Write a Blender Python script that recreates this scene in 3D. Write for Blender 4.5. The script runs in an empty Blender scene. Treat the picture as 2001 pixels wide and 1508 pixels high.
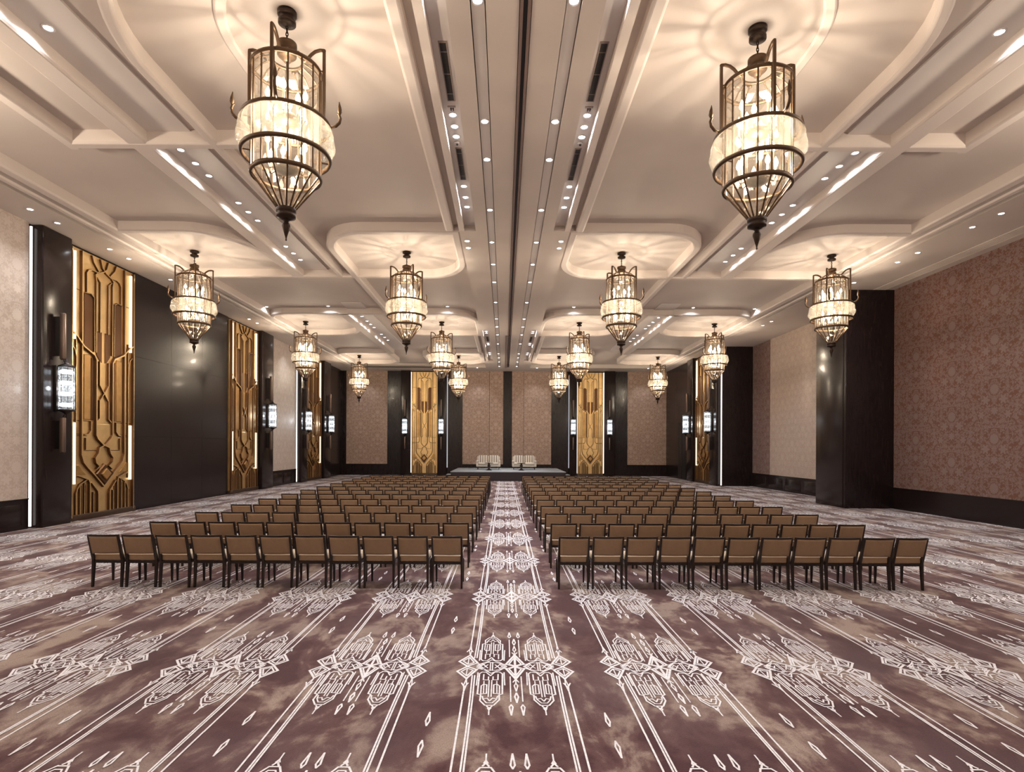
import bpy, bmesh, math, random
from mathutils import Vector, Matrix
random.seed(7)
PI = math.pi
S = bpy.context.scene
COL = S.collection
H = 2.2            # eye height
CX = 0.26          # centre line of the ceiling
ZL, ZU = 8.03, 8.30  # low and high ceiling levels
KB = 1.25          # depth stretch along the view axis from the camera; lens lengthened by the same factor
YB, YF = 35.5*KB, -9.0  # back wall, wall behind the viewer
def ky(y): return y*KB if YF < y < 35. else y   # depth -> metres, stretched away from the camera

# ------------------------------------------------------------------ materials
def new_mat(name):
    m = bpy.data.materials.new(name); m.use_nodes = True
    nt = m.node_tree; nt.nodes.clear()
    out = nt.nodes.new('ShaderNodeOutputMaterial')
    return m, nt, out

def pbr(name, col, rough=.5, metal=0., spec=.5, bump=0., bscale=60., var=0., vscale=3., coat=0.):
    m, nt, out = new_mat(name)
    b = nt.nodes.new('ShaderNodeBsdfPrincipled')
    b.inputs['Base Color'].default_value = (*col, 1)
    b.inputs['Roughness'].default_value = rough
    b.inputs['Metallic'].default_value = metal
    b.inputs['Specular IOR Level'].default_value = spec
    if coat: b.inputs['Coat Weight'].default_value = coat; b.inputs['Coat Roughness'].default_value = .12
    tc = nt.nodes.new('ShaderNodeTexCoord')
    if var:
        n = nt.nodes.new('ShaderNodeTexNoise'); n.inputs['Scale'].default_value = vscale; n.inputs['Detail'].default_value = 5
        nt.links.new(tc.outputs['Object'], n.inputs['Vector'])
        r = nt.nodes.new('ShaderNodeMapRange'); r.inputs[1].default_value = .3; r.inputs[2].default_value = .7
        r.inputs[3].default_value = 1 - var; r.inputs[4].default_value = 1 + var
        nt.links.new(n.outputs['Fac'], r.inputs[0])
        mx = nt.nodes.new('ShaderNodeVectorMath'); mx.operation = 'SCALE'; mx.inputs[0].default_value = col
        nt.links.new(r.outputs[0], mx.inputs['Scale']); nt.links.new(mx.outputs[0], b.inputs['Base Color'])
    if bump:
        n2 = nt.nodes.new('ShaderNodeTexNoise'); n2.inputs['Scale'].default_value = bscale; n2.inputs['Detail'].default_value = 3
        nt.links.new(tc.outputs['Object'], n2.inputs['Vector'])
        bp = nt.nodes.new('ShaderNodeBump'); bp.inputs['Strength'].default_value = bump; bp.inputs['Distance'].default_value = .02
        nt.links.new(n2.outputs['Fac'], bp.inputs['Height']); nt.links.new(bp.outputs[0], b.inputs['Normal'])
    nt.links.new(b.outputs[0], out.inputs[0])
    return m

def glow(name, col, strength):
    m, nt, out = new_mat(name)
    e = nt.nodes.new('ShaderNodeEmission'); e.inputs[0].default_value = (*col, 1); e.inputs[1].default_value = strength
    nt.links.new(e.outputs[0], out.inputs[0])
    return m

class NX:
    """tiny expression helper for math nodes"""
    def __init__(s, nt): s.nt = nt
    def m(s, op, a, b=None, c=None):
        n = s.nt.nodes.new('ShaderNodeMath'); n.operation = op
        for i, v in enumerate((a, b, c)):
            if v is None: continue
            if isinstance(v, (int, float)): n.inputs[i].default_value = v
            else: s.nt.links.new(v, n.inputs[i])
        return n.outputs[0]
    def comb(s, x, y, z=0.):
        n = s.nt.nodes.new('ShaderNodeCombineXYZ')
        for i, v in enumerate((x, y, z)):
            if isinstance(v, (int, float)): n.inputs[i].default_value = v
            else: s.nt.links.new(v, n.inputs[i])
        return n.outputs[0]
    def noise(s, vec, scale, detail=2., rough=.5, dist=0.):
        n = s.nt.nodes.new('ShaderNodeTexNoise'); n.inputs['Scale'].default_value = scale
        n.inputs['Detail'].default_value = detail; n.inputs['Roughness'].default_value = rough; n.inputs['Distortion'].default_value = dist
        s.nt.links.new(vec, n.inputs['Vector']); return n.outputs['Fac']
    def rng(s, v, a, b, c=0., d=1.):
        n = s.nt.nodes.new('ShaderNodeMapRange'); n.clamp = True
        s.nt.links.new(v, n.inputs[0])
        for i, q in enumerate((a, b, c, d)): n.inputs[i+1].default_value = q
        return n.outputs[0]
    def mix(s, f, a, b):
        n = s.nt.nodes.new('ShaderNodeMix'); n.data_type = 'RGBA'
        if isinstance(f, (int, float)): n.inputs[0].default_value = f
        else: s.nt.links.new(f, n.inputs[0])
        for i, v in ((6, a), (7, b)):
            if isinstance(v, tuple): n.inputs[i].default_value = (*v, 1)
            else: s.nt.links.new(v, n.inputs[i])
        return n.outputs[2]

def damask(name, ground, figure, pu=1.05, pv=1.45, rough=.42, soft=.03, spec=.4, axis='Y'):
    """woven damask: mirrored, half-dropped floral figure on a darker ground; u runs along the wall, v upward"""
    m, nt, out = new_mat(name); x = NX(nt)
    g = nt.nodes.new('ShaderNodeNewGeometry')
    sep = nt.nodes.new('ShaderNodeSeparateXYZ'); nt.links.new(g.outputs['Position'], sep.inputs[0])
    along = sep.outputs['Y'] if axis == 'Y' else sep.outputs['X']
    u = x.m('DIVIDE', along, pu); v = x.m('DIVIDE', sep.outputs['Z'], pv)
    col = x.m('FLOOR', u)
    drop = x.m('MULTIPLY', x.m('MODULO', x.m('ADD', col, 200.), 2.), .5)
    fu = x.m('SUBTRACT', x.m('FRACT', u), .5)
    au = x.m('ABSOLUTE', fu)                               # mirrored across each repeat
    fv = x.m('SUBTRACT', x.m('FRACT', x.m('ADD', v, drop)), .5)
    uu = x.m('MULTIPLY', au, pu); vv = x.m('MULTIPLY', fv, pv)
    vec = x.comb(uu, vv, 3.3)
    n1 = x.noise(vec, 9., 3., .6, 1.1)
    # rosette
    def petal(cu, cv, R, k, amp):
        du = x.m('SUBTRACT', uu, cu); dv = x.m('SUBTRACT', vv, cv)
        r = x.m('SQRT', x.m('ADD', x.m('MULTIPLY', du, du), x.m('MULTIPLY', dv, dv)))
        a = x.m('ARCTAN2', dv, du)
        rr = x.m('MULTIPLY', x.m('ADD', 1., x.m('MULTIPLY', x.m('COSINE', x.m('MULTIPLY', a, k)), amp)), R)
        return x.m('SUBTRACT', r, rr)                       # negative inside
    p1 = petal(0., .32, .15, 14., .10)
    p2 = petal(0., -.30, .11, 8., .22)
    p3 = petal(.30, .02, .12, 6., .3)
    p4 = petal(.46, -.42, .10, 6., .3)
    d = x.m('MINIMUM', x.m('MINIMUM', p1, p2), x.m('MINIMUM', p3, p4))
    ring = x.rng(x.m('ABSOLUTE', x.m('SUBTRACT', d, .022)), 0., .028, 1., 0.)
    inside = x.rng(d, -.01, .015, 1., 0.)
    leaf = x.rng(n1, .465, .465 + soft, 0., 1.)
    vein = x.rng(x.m('ABSOLUTE', x.m('SUBTRACT', x.noise(vec, 16., 2., .5, 1.5), .5)), 0., .06, .0, 1.)
    f = x.m('MAXIMUM', x.m('MULTIPLY', leaf, vein), inside)
    f = x.m('MULTIPLY', f, x.m('SUBTRACT', 1., x.m('MULTIPLY', ring, .8)))
    weave = x.noise(g.outputs['Position'], 160., 1.)
    f2 = x.m('MULTIPLY', f, x.rng(weave, .3, .7, .85, 1.))
    c = x.mix(f2, ground, figure)
    b = nt.nodes.new('ShaderNodeBsdfPrincipled')
    nt.links.new(c, b.inputs['Base Color'])
    nt.links.new(x.rng(f, 0., 1., rough + .12, rough), b.inputs['Roughness'])
    b.inputs['Specular IOR Level'].default_value = spec
    b.inputs['Sheen Weight'].default_value = .25
    bp = nt.nodes.new('ShaderNodeBump'); bp.inputs['Strength'].default_value = .25; bp.inputs['Distance'].default_value = .004
    nt.links.new(f, bp.inputs['Height']); nt.links.new(bp.outputs[0], b.inputs['Normal'])
    nt.links.new(b.outputs[0], out.inputs[0])
    return m

def carpet_mat():
    m, nt, out = new_mat('carpet_pile'); x = NX(nt)
    g = nt.nodes.new('ShaderNodeNewGeometry'); pos = g.outputs['Position']
    mp = nt.nodes.new('ShaderNodeMapping'); mp.inputs['Scale'].default_value = (1.35, .75, 1.); nt.links.new(pos, mp.inputs['Vector'])
    a = x.noise(mp.outputs[0], 1.25, 4., .62, .5)
    mp2 = nt.nodes.new('ShaderNodeMapping'); mp2.inputs['Scale'].default_value = (1., .8, 1.); mp2.inputs['Location'].default_value = (7, 3, 0); nt.links.new(pos, mp2.inputs['Vector'])
    b_ = x.noise(mp2.outputs[0], 3.6, 5., .65, .4)
    fine = x.noise(pos, 95., 2., .6)
    f = x.m('ADD', x.m('MULTIPLY', a, .72), x.m('MULTIPLY', b_, .28))
    c1 = x.mix(x.rng(f, .42, .50), (.060, .017, .025), (.120, .056, .058))
    c2 = x.mix(x.rng(f, .50, .585), c1, (.36, .275, .235))
    vio = x.noise(mp2.outputs[0], .9, 2.)
    c3 = x.mix(x.m('MULTIPLY', x.rng(vio, .45, .7), .4), c2, (.13, .085, .10))
    c4 = x.mix(x.rng(fine, .3, .7, 0., .45), c3, (.03, .018, .02))
    p = nt.nodes.new('ShaderNodeBsdfPrincipled'); nt.links.new(c4, p.inputs['Base Color'])
    p.inputs['Roughness'].default_value = .95; p.inputs['Specular IOR Level'].default_value = .12; p.inputs['Sheen Weight'].default_value = .15
    bp = nt.nodes.new('ShaderNodeBump'); bp.inputs['Strength'].default_value = .5; bp.inputs['Distance'].default_value = .006
    nt.links.new(fine, bp.inputs['Height']); nt.links.new(bp.outputs[0], p.inputs['Normal'])
    nt.links.new(p.outputs[0], out.inputs[0]); return m

def wood_mat(name, col, col2, rough=.22, scale=(6, 6, .6), spec=.28):
    m, nt, out = new_mat(name); x = NX(nt)
    tc = nt.nodes.new('ShaderNodeTexCoord')
    mp = nt.nodes.new('ShaderNodeMapping'); mp.inputs['Scale'].default_value = scale
    nt.links.new(tc.outputs['Object'], mp.inputs['Vector'])
    n = x.noise(mp.outputs[0], 3., 6., .6, .5)
    p = nt.nodes.new('ShaderNodeBsdfPrincipled'); nt.links.new(x.mix(x.rng(n, .35, .68), col, col2), p.inputs['Base Color'])
    nt.links.new(x.rng(n, .3, .7, rough, rough + .03), p.inputs['Roughness'])
    p.inputs['Specular IOR Level'].default_value = spec; p.inputs['Coat Weight'].default_value = .06; p.inputs['Coat Roughness'].default_value = .08
    nt.links.new(p.outputs[0], out.inputs[0]); return m

def glass_mat(name, trans, translucent, gloss, tint, rough=.05, bumps=0.):
    """thin pane: mostly see-through, some milky scatter, some mirror"""
    m, nt, out = new_mat(name); x = NX(nt)
    t = nt.nodes.new('ShaderNodeBsdfTransparent'); t.inputs[0].default_value = (*trans, 1)
    s = nt.nodes.new('ShaderNodeBsdfTranslucent'); s.inputs[0].default_value = (*tint, 1)
    g = nt.nodes.new('ShaderNodeBsdfGlossy'); g.inputs['Roughness'].default_value = rough
    lw = nt.nodes.new('ShaderNodeLayerWeight'); lw.inputs[0].default_value = .25
    m1 = nt.nodes.new('ShaderNodeMixShader'); m2 = nt.nodes.new('ShaderNodeMixShader')
    if bumps:
        gm = nt.nodes.new('ShaderNodeTexCoord')
        vo = nt.nodes.new('ShaderNodeTexVoronoi'); vo.inputs['Scale'].default_value = 11.; nt.links.new(gm.outputs['Object'], vo.inputs['Vector'])
        w = x.m('SINE', x.m('MULTIPLY', vo.outputs['Distance'], 90.))
        nt.links.new(x.rng(w, -1., 1., translucent * .25, translucent * 1.6), m1.inputs[0])
        bp = nt.nodes.new('ShaderNodeBump'); bp.inputs['Strength'].default_value = bumps; bp.inputs['Distance'].default_value = .02
        nt.links.new(w, bp.inputs['Height'])
        for q in (s, g): nt.links.new(bp.outputs[0], q.inputs['Normal'])
    else:
        m1.inputs[0].default_value = translucent
    nt.links.new(t.outputs[0], m1.inputs[1]); nt.links.new(s.outputs[0], m1.inputs[2])
    nt.links.new(x.rng(lw.outputs['Fresnel'], 0., 1., gloss, .6), m2.inputs[0])
    nt.links.new(m1.outputs[0], m2.inputs[1]); nt.links.new(g.outputs[0], m2.inputs[2])
    nt.links.new(m2.outputs[0], out.inputs[0]); return m

def stripe_mat():
    m, nt, out = new_mat('striped_upholstery'); x = NX(nt)
    tc = nt.nodes.new('ShaderNodeTexCoord'); sp = nt.nodes.new('ShaderNodeSeparateXYZ'); nt.links.new(tc.outputs['Object'], sp.inputs[0])
    f = x.m('FRACT', x.m('MULTIPLY', sp.outputs['X'], 6.2))
    k = x.rng(x.m('ABSOLUTE', x.m('SUBTRACT', f, .5)), .20, .26)
    p = nt.nodes.new('ShaderNodeBsdfPrincipled'); nt.links.new(x.mix(k, (.20, .165, .14), (.60, .54, .47)), p.inputs['Base Color'])
    p.inputs['Roughness'].default_value = .85
    nt.links.new(p.outputs[0], out.inputs[0]); return m

M = {
 'paint': pbr('ceiling_paint', (.54, .475, .43), .7, spec=.2, var=.04, vscale=.6),
 'paint_light': pbr('cornice_paint', (.60, .53, .485), .6, spec=.25),
 'white_paint': pbr('light_channel_paint', (.62, .57, .54), .45, spec=.3),
 'dark': pbr('black_slot', (.008, .006, .006), .5),
 'mauve': pbr('track_cover', (.16, .105, .09), .5),
 'carpet': carpet_mat(),
 'carpet_line': pbr('carpet_line_pile', (.76, .745, .79), .95, spec=.1, var=.15, vscale=30.),
 'wood': wood_mat('dark_lacquered_wood', (.010, .006, .0065), (.015, .009, .009), .24),
 'wood_pillar': wood_mat('dark_pillar_wood', (.012, .0075, .0075), (.018, .011, .010), .20),
 'chair_wood': wood_mat('espresso_chair_wood', (.012, .007, .006), (.026, .014, .010), .3, (20, 20, 4)),
 'chair_tan': pbr('tan_chair_upholstery', (.255, .165, .102), .75, spec=.25, var=.06, vscale=14., bump=.15, bscale=400.),
 'chair_cream': pbr('cream_seat_upholstery', (.50, .41, .32), .75, spec=.25, bump=.15, bscale=400.),
 'bronze': pbr('aged_bronze', (.085, .050, .028), .45, .75),
 'bronze_dark': pbr('dark_bronze', (.032, .019, .013), .45, .75),
 'gold': pbr('brushed_gold', (.74, .51, .24), .36, .88, var=.12, vscale=2.5),
 'gold_plate': pbr('antique_gold_plate', (.46, .27, .10), .38, .85, var=.15, vscale=4.),
 'gold_dark': pbr('bronze_inlay_and_groove_shade', (.12, .055, .022), .35, .8),
 'gold_light': pbr('polished_gold', (.78, .58, .32), .22, .9),
 'brown_trim': pbr('panel_plinth', (.055, .030, .018), .45, .3),
 'lamp_metal': pbr('sconce_metal', (.05, .042, .04), .3, .9),
 'bar_metal': pbr('sconce_bar_metal', (.16, .11, .09), .35, .7),
 'glass': glass_mat('chandelier_glass', (.97, .955, .93), .012, .05, (1., .90, .74)),
 'crystal': glass_mat('moulded_crystal', (.93, .91, .88), .095, .10, (1., .92, .78), .08, .9),
 'sconce_glass': glass_mat('ribbed_sconce_glass', (.92, .94, .96), .06, .10, (.93, .97, 1.), .1, .35),
 'sleeve': pbr('ivory_candle_sleeve', (.70, .60, .45), .5),
 'bulb': glow('warm_bulb', (1., .78, .50), 26.),
 'cool': glow('cool_downlight', (.93, .97, 1.), 22.),
 'sconce_light': glow('sconce_lamp', (.90, .96, 1.), 7.),
 'strip': glow('white_light_strip', (1., .94, .88), 2.2),
 'strip_soft': glow('soft_light_strip', (.93, .92, 1.), .55),
 'tube': glow('warm_light_tube', (1., .86, .62), 1.3),
 'ring': pbr('downlight_ring', (.75, .73, .72), .3, .3),
 'grille': pbr('vent_grille', (.035, .028, .026), .5, .3),
 'grille_edge': pbr('vent_frame', (.30, .24, .21), .5),
 'stage_top': pbr('grey_stage_carpet', (.27, .29, .31), .9),
 'stage_skirt': pbr('dark_stage_skirt', (.022, .015, .019), .8),
 'sofa': pbr('cream_sofa_fabric', (.56, .50, .43), .85, bump=.1, bscale=300.),
 'stripe': stripe_mat(),
 'table': wood_mat('dark_table_wood', (.015, .008, .006), (.05, .028, .018), .3, (8, 8, 8)),
 'paper_left': damask('silver_beige_wallpaper', (.40, .32, .27), (.48, .405, .36), .95, 1.3, .36, .06, .5, 'Y'),
 'paper_right': damask('mauve_damask_wallpaper', (.095, .028, .010), (.150, .096, .088), 1.6, 1.45, .5, .03, .35, 'Y'),
 'paper_pale': damask('pale_damask_wallpaper', (.33, .25, .205), (.39, .305, .255), 1.0, 1.4, .4, .06, .4, 'Y'),
 'paper_back': damask('tan_damask_wallpaper', (.245, .155, .115), (.36, .255, .20), 1.3, 1.8, .42, .06, .4, 'X'),
}
for k in ('bulb', 'cool'):
    M[k].cycles.emission_sampling = 'NONE'

# ------------------------------------------------------------------ mesh helpers
class MB:
    def __init__(s): s.v = []; s.f = []; s.mi = []; s.mats = []; s.sm = []
    def mat(s, m):
        if m not in s.mats: s.mats.append(m)
        return s.mats.index(m)
    def add(s, vs, fs, m, smooth=False):
        o = len(s.v); i = s.mat(m)
        s.v += [tuple(p) for p in vs]; s.f += [tuple(q + o for q in f) for f in fs]; s.mi += [i] * len(fs); s.sm += [smooth] * len(fs)
    def box(s, a, b, m, bev=0., rot=None):
        x0, y0, z0 = a; x1, y1, z1 = b
        if bev:
            bm = bmesh.new()
            bmesh.ops.create_cube(bm, size=1, matrix=Matrix.Translation(((x0+x1)/2, (y0+y1)/2, (z0+z1)/2)) @ Matrix.Diagonal((x1-x0, y1-y0, z1-z0, 1)))
            bmesh.ops.bevel(bm, geom=bm.edges[:] , offset=bev, segments=3, affect='EDGES', profile=.5)
            bm.verts.index_update()
            vs = [v.co.copy() for v in bm.verts]; fs = [[v.index for v in f.verts] for f in bm.faces]; bm.free()
            if rot: vs = [rot @ v for v in vs]
            s.add(vs, fs, m, True); return
        vs = [Vector(p) for p in ((x0,y0,z0),(x1,y0,z0),(x1,y1,z0),(x0,y1,z0),(x0,y0,z1),(x1,y0,z1),(x1,y1,z1),(x0,y1,z1))]
        if rot: vs = [rot @ v for v in vs]
        s.add(vs, [(0,3,2,1),(4,5,6,7),(0,1,5,4),(1,2,6,5),(2,3,7,6),(3,0,4,7)], m)
    def lathe(s, prof, m, n=24, c=(0,0), smooth=True, cap=True):
        vs = []; fs = []
        for r, z in prof:
            for k in range(n):
                a = 2*PI*k/n; vs.append((c[0]+r*math.cos(a), c[1]+r*math.sin(a), z))
        for i in range(len(prof)-1):
            for k in range(n):
                k2 = (k+1) % n
                fs.append((i*n+k, i*n+k2, (i+1)*n+k2, (i+1)*n+k))
        if cap:
            fs.append(tuple(range(n))[::-1]); fs.append(tuple((len(prof)-1)*n+k for k in range(n)))
        s.add(vs, fs, m, smooth)
    def ring(s, R, z, rt, m, n=40, nt=6, flat=1.):
        vs = []; fs = []
        for k in range(n):
            a = 2*PI*k/n
            for j in range(nt):
                b = 2*PI*j/nt; r = R + rt*math.cos(b)
                vs.append((r*math.cos(a), r*math.sin(a), z + rt*flat*math.sin(b)))
        for k in range(n):
            for j in range(nt):
                fs.append((k*nt+j, ((k+1)%n)*nt+j, ((k+1)%n)*nt+(j+1)%nt, k*nt+(j+1)%nt))
        s.add(vs, fs, m, True)
    def tube(s, pts, r, m, n=6, r2=None, closed=False):
        """round bar along a polyline; r may be a list"""
        pts = [Vector(p) for p in pts]; L = len(pts)
        rs = r if isinstance(r, (list, tuple)) else [r]*L
        vs = []; fs = []
        up0 = None
        for i, p in enumerate(pts):
            if closed: t = pts[(i+1) % L] - pts[i-1]
            else: t = pts[min(i+1, L-1)] - pts[max(i-1, 0)]
            t.normalize()
            if up0 is None:
                up0 = Vector((0,0,1)) if abs(t.z) < .9 else Vector((0,1,0))
            sd = t.cross(up0)
            if sd.length < 1e-5: sd = t.orthogonal()
            sd.normalize(); u = sd.cross(t).normalized(); up0 = u
            for k in range(n):
                a = 2*PI*(k+.5)/n
                vs.append(p + sd*rs[i]*math.cos(a) + u*(r2 or rs[i])*math.sin(a))
        R = L if closed else L-1
        for i in range(R):
            for k in range(n):
                fs.append((i*n+k, i*n+(k+1)%n, ((i+1)%L)*n+(k+1)%n, ((i+1)%L)*n+k))
        if not closed:
            fs.append(tuple(range(n))[::-1]); fs.append(tuple((L-1)*n+k for k in range(n)))
        s.add(vs, fs, m, n > 5)
    def sphere(s, c, r, m, n=10, h=7, sz=1.):
        prof = []
        for i in range(h+1):
            a = -PI/2 + PI*i/h; prof.append((max(1e-4, r*math.cos(a)), c[2] + r*sz*math.sin(a)))
        s.lathe(prof, m, n, (c[0], c[1]), True, False)
    def sweep(s, path, prof, m, closed=False, smooth=False):
        """path: list of (x,y); prof: list of (offset, z), offset to the left of travel"""
        P = [Vector((p[0], p[1])) for p in path]; L = len(P); n = len(prof)
        vs = []; fs = []
        for i in range(L):
            if closed: a = (P[i]-P[i-1]).normalized(); b = (P[(i+1)%L]-P[i]).normalized()
            else:
                a = (P[i]-P[i-1]).normalized() if i else None; b = (P[i+1]-P[i]).normalized() if i < L-1 else None
                a = a or b; b = b or a
            na = Vector((-a.y, a.x)); nb = Vector((-b.y, b.x)); mm = (na+nb)
            mm = mm/ max(.25, mm.length_squared) * 2
            for o, z in prof: q = P[i] + mm*o; vs.append((q.x, q.y, z))
        R = L if closed else L-1
        for i in range(R):
            for k in range(n):
                fs.append((i*n+k, ((i+1)%L)*n+k, ((i+1)%L)*n+(k+1)%n, i*n+(k+1)%n))
        if not closed:
            fs.append(tuple(range(n))); fs.append(tuple((L-1)*n+k for k in range(n))[::-1])
        s.add(vs, fs, m, smooth)
    def build(s, name, parent=None, loc=None, rz=0.):
        me = bpy.data.meshes.new(name)
        me.from_pydata(s.v, [], s.f)
        for m in s.mats: me.materials.append(m)
        me.polygons.foreach_set('material_index', s.mi)
        me.polygons.foreach_set('use_smooth', s.sm)
        bm = bmesh.new(); bm.from_mesh(me); bmesh.ops.recalc_face_normals(bm, faces=bm.faces[:]); bm.to_mesh(me); bm.free()
        if any(s.sm) and not all(s.sm): pass
        me.update()
        o = bpy.data.objects.new(name, me); COL.objects.link(o)
        if parent: o.parent = parent
        if loc: o.location = loc
        o.rotation_euler.z = rz
        return o

def thing(name, label, cat, loc=(0,0,0), rz=0., group=None):
    o = bpy.data.objects.new(name, None); COL.objects.link(o); o.empty_display_size = .1
    o.location = loc; o.rotation_euler.z = rz
    tag(o, label, cat, group); return o
def tag(o, label, cat, group=None):
    o['label'] = label; o['category'] = cat; o['kind'] = 'thing'
    if group: o['group'] = group
    return o
def structure(o): o['kind'] = 'structure'; return o
def dup(root, loc, rz, label, group=None):
    r = root.copy(); COL.objects.link(r); r.location = loc; r.rotation_euler.z = rz
    r['label'] = label
    if group: r['group'] = group
    for ch in root.children:
        c = ch.copy(); COL.objects.link(c); c.parent = r
        for g in ch.children:
            d = g.copy(); COL.objects.link(d); d.parent = c
    return r
ORD = ['first','second','third','fourth','fifth','sixth','seventh','eighth','ninth','tenth','eleventh','twelfth','thirteenth','fourteenth','fifteenth','sixteenth','seventeenth','eighteenth','nineteenth','twentieth']

# ------------------------------------------------------------------ floor with woven line pattern
XW0, XW1 = -12.45, 14.30     # inner faces of left / right wall
def make_floor():
    mb = MB()
    mb.box((-13.2, YF-.2, -.12), (15.2, YB+.3, 0.), M['carpet'])
    Q = [
     ([(-.474,-.482),(-.474,-1.075)],.013), ([(-.416,-.185),(-.408,-.60),(-.405,-1.075)],.012), ([(-.392,-.185),(-.386,-.60),(-.385,-1.075)],.012),
     ([(-.567,-.103),(-.478,-.004),(-.379,-.072),(-.466,-.244),(-.567,-.103)],.020), ([(-.53,-.112),(-.475,-.04),(-.414,-.084),(-.468,-.195),(-.53,-.112)],.014),
     ([(-.466,-.244),(-.482,-.356),(-.474,-.482),(-.458,-.356),(-.466,-.244)],.010), ([(-.505,-.323),(-.474,-.40),(-.443,-.323)],.012), ([(-.474,-.05),(-.474,-.198)],.010),
     ([(-.348,-.518),(-.348,-.149),(-.323,-.118),(-.283,-.124),(-.240,-.191),(-.204,-.124),(-.150,-.118),(-.126,-.147),(-.126,-.516)],.013),
     ([(-.348,-.518),(-.318,-.53),(-.320,-.62),(-.274,-.694),(-.200,-.694),(-.152,-.61),(-.154,-.53),(-.126,-.516)],.013),
     ([(-.302,-.551),(-.292,-.604),(-.262,-.657),(-.212,-.657),(-.176,-.6),(-.168,-.551)],.011),
     ([(-.305,-.161),(-.305,-.268),(-.258,-.268),(-.258,-.207)],.011), ([(-.215,-.207),(-.215,-.268),(-.168,-.268),(-.168,-.161)],.011),
     ([(-.318,-.515),(-.320,-.376),(-.300,-.345),(-.270,-.354),(-.268,-.508),(-.318,-.515)],.011), ([(-.205,-.508),(-.205,-.353),(-.174,-.345),(-.152,-.376),(-.152,-.512),(-.205,-.508)],.011),
     ([(-.250,-.276),(-.250,-.560)],.010), ([(-.225,-.276),(-.225,-.560)],.010), ([(-.298,-.29),(-.294,-.50)],.009), ([(-.178,-.29),(-.174,-.50)],.009),
     ([(-.292,-.596),(-.258,-.584),(-.236,-.628),(-.212,-.584),(-.178,-.596)],.011),
     ([(-.258,-.709),(-.237,-.74),(-.214,-.706)],.013), ([(-.249,-.738),(-.237,-.766),(-.223,-.738)],.012), ([(-.237,-.766),(-.237,-.835)],.010),
     ([(-.364,-.125),(-.366,-.366)],.010), ([(-.110,-.123),(-.104,-.363)],.010),
     ([(-.090,-.049),(0,.004),],.016), ([(-.090,-.049),(0,-.251)],.020), ([(-.060,-.054),(0,-.012)],.012), ([(-.060,-.054),(0,-.198)],.014),
     ([(-.006,0),(-.006,-.24)],.010), ([(0,-.251),(-.026,-.308)],.012), ([(0,-.251),(0,-.329)],.010), ([(0,-.329),(-.016,-.373),(0,-.468)],.011),
     ([(0,-.495),(-.016,-.559),(0,-.655)],.013), ([(-.052,-.205),(-.052,-.637)],.010),
     ([(-.050,-.683),(-.066,-.72),(-.050,-.838),(-.035,-.72),(-.050,-.683)],.012),
     ([(-.383,-.006),(-.333,.06),(-.28,.10),(-.236,.14)],.012), ([(-.383,-.027),(-.319,-.071),(-.26,-.10)],.011),
     ([(-.361,0),(-.323,.052),(-.295,0),(-.272,.036)],.011), ([(-.345,0),(-.312,-.036),(-.30,-.016)],.010), ([(-.379,-.06),(-.326,-.034),(-.285,-.078),(-.236,-.078)],.011),
     ([(-.085,0),(-.14,.07),(-.20,.11),(-.236,.14)],.012), ([(-.103,0),(-.145,.056),(-.176,0),(-.201,.036)],.011), ([(-.125,0),(-.158,-.038)],.010), ([(-.085,-.036),(-.139,-.06),(-.185,-.078),(-.236,-.078)],.011),
     ([(-.247,.09),(-.247,-.063)],.010), ([(-.225,.09),(-.225,-.063)],.010),
    ]
    Q2 = [([(-.7225,-.80),(-.7385,-.92),(-.7225,-.985),(-.7065,-.92),(-.7225,-.80)],.012)]   # leaf pairs between the bands
    m = M['carpet_line']; z = .004
    xs0 = int(math.floor((XW0-.12)/1.445)); xs1 = int(math.ceil((XW1-.12)/1.445))
    segs = []; seen = set(); nz = 0
    for k, (pl, w) in enumerate(Q + Q2):
        pl = [(a, b*KB) for a, b in pl]
        for su in ((1, -1) if k < len(Q) else (1,)):
            for sv in (1, -1):
                for a, b in zip(pl[:-1], pl[1:]):
                    segs.append((a[0]*su, a[1]*sv, b[0]*su, b[1]*sv, w*1.15))
    for ci in range(xs0, xs1+1):
        ox = .12 + ci*1.445
        for ri in range(-3, 16):
            oy = (4.61 + ri*2.15)*KB
            if oy < .2: continue
            for x0, y0, x1, y1, w in segs:
                dx, dy = x1-x0, y1-y0; L = math.hypot(dx, dy)
                if L < 1e-4: continue
                ex, ey = dx/L*w*.35, dy/L*w*.35; nx, ny = -dy/L*w/2, dx/L*w/2
                X0, Y0, X1, Y1 = ox+x0-ex, oy+y0-ey, ox+x1+ex, oy+y1+ey
                if max(X0, X1) > XW1 or min(X0, X1) < XW0 or max(Y0, Y1) > YB: continue
                key = tuple(sorted(((round(ox+x0, 3), round(oy+y0, 3)), (round(ox+x1, 3), round(oy+y1, 3)))))
                if key in seen: continue
                seen.add(key); nz = (nz+1) % 9; z = .003 + nz*.0003
                o = len(mb.v); i = mb.mat(m)
                mb.v += [(X0-nx,Y0-ny,z),(X1-nx,Y1-ny,z),(X1+nx,Y1+ny,z),(X0+nx,Y0+ny,z)]
                mb.f.append((o,o+1,o+2,o+3)); mb.mi.append(i); mb.sm.append(False)
    structure(mb.build('floor'))
make_floor()

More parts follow.
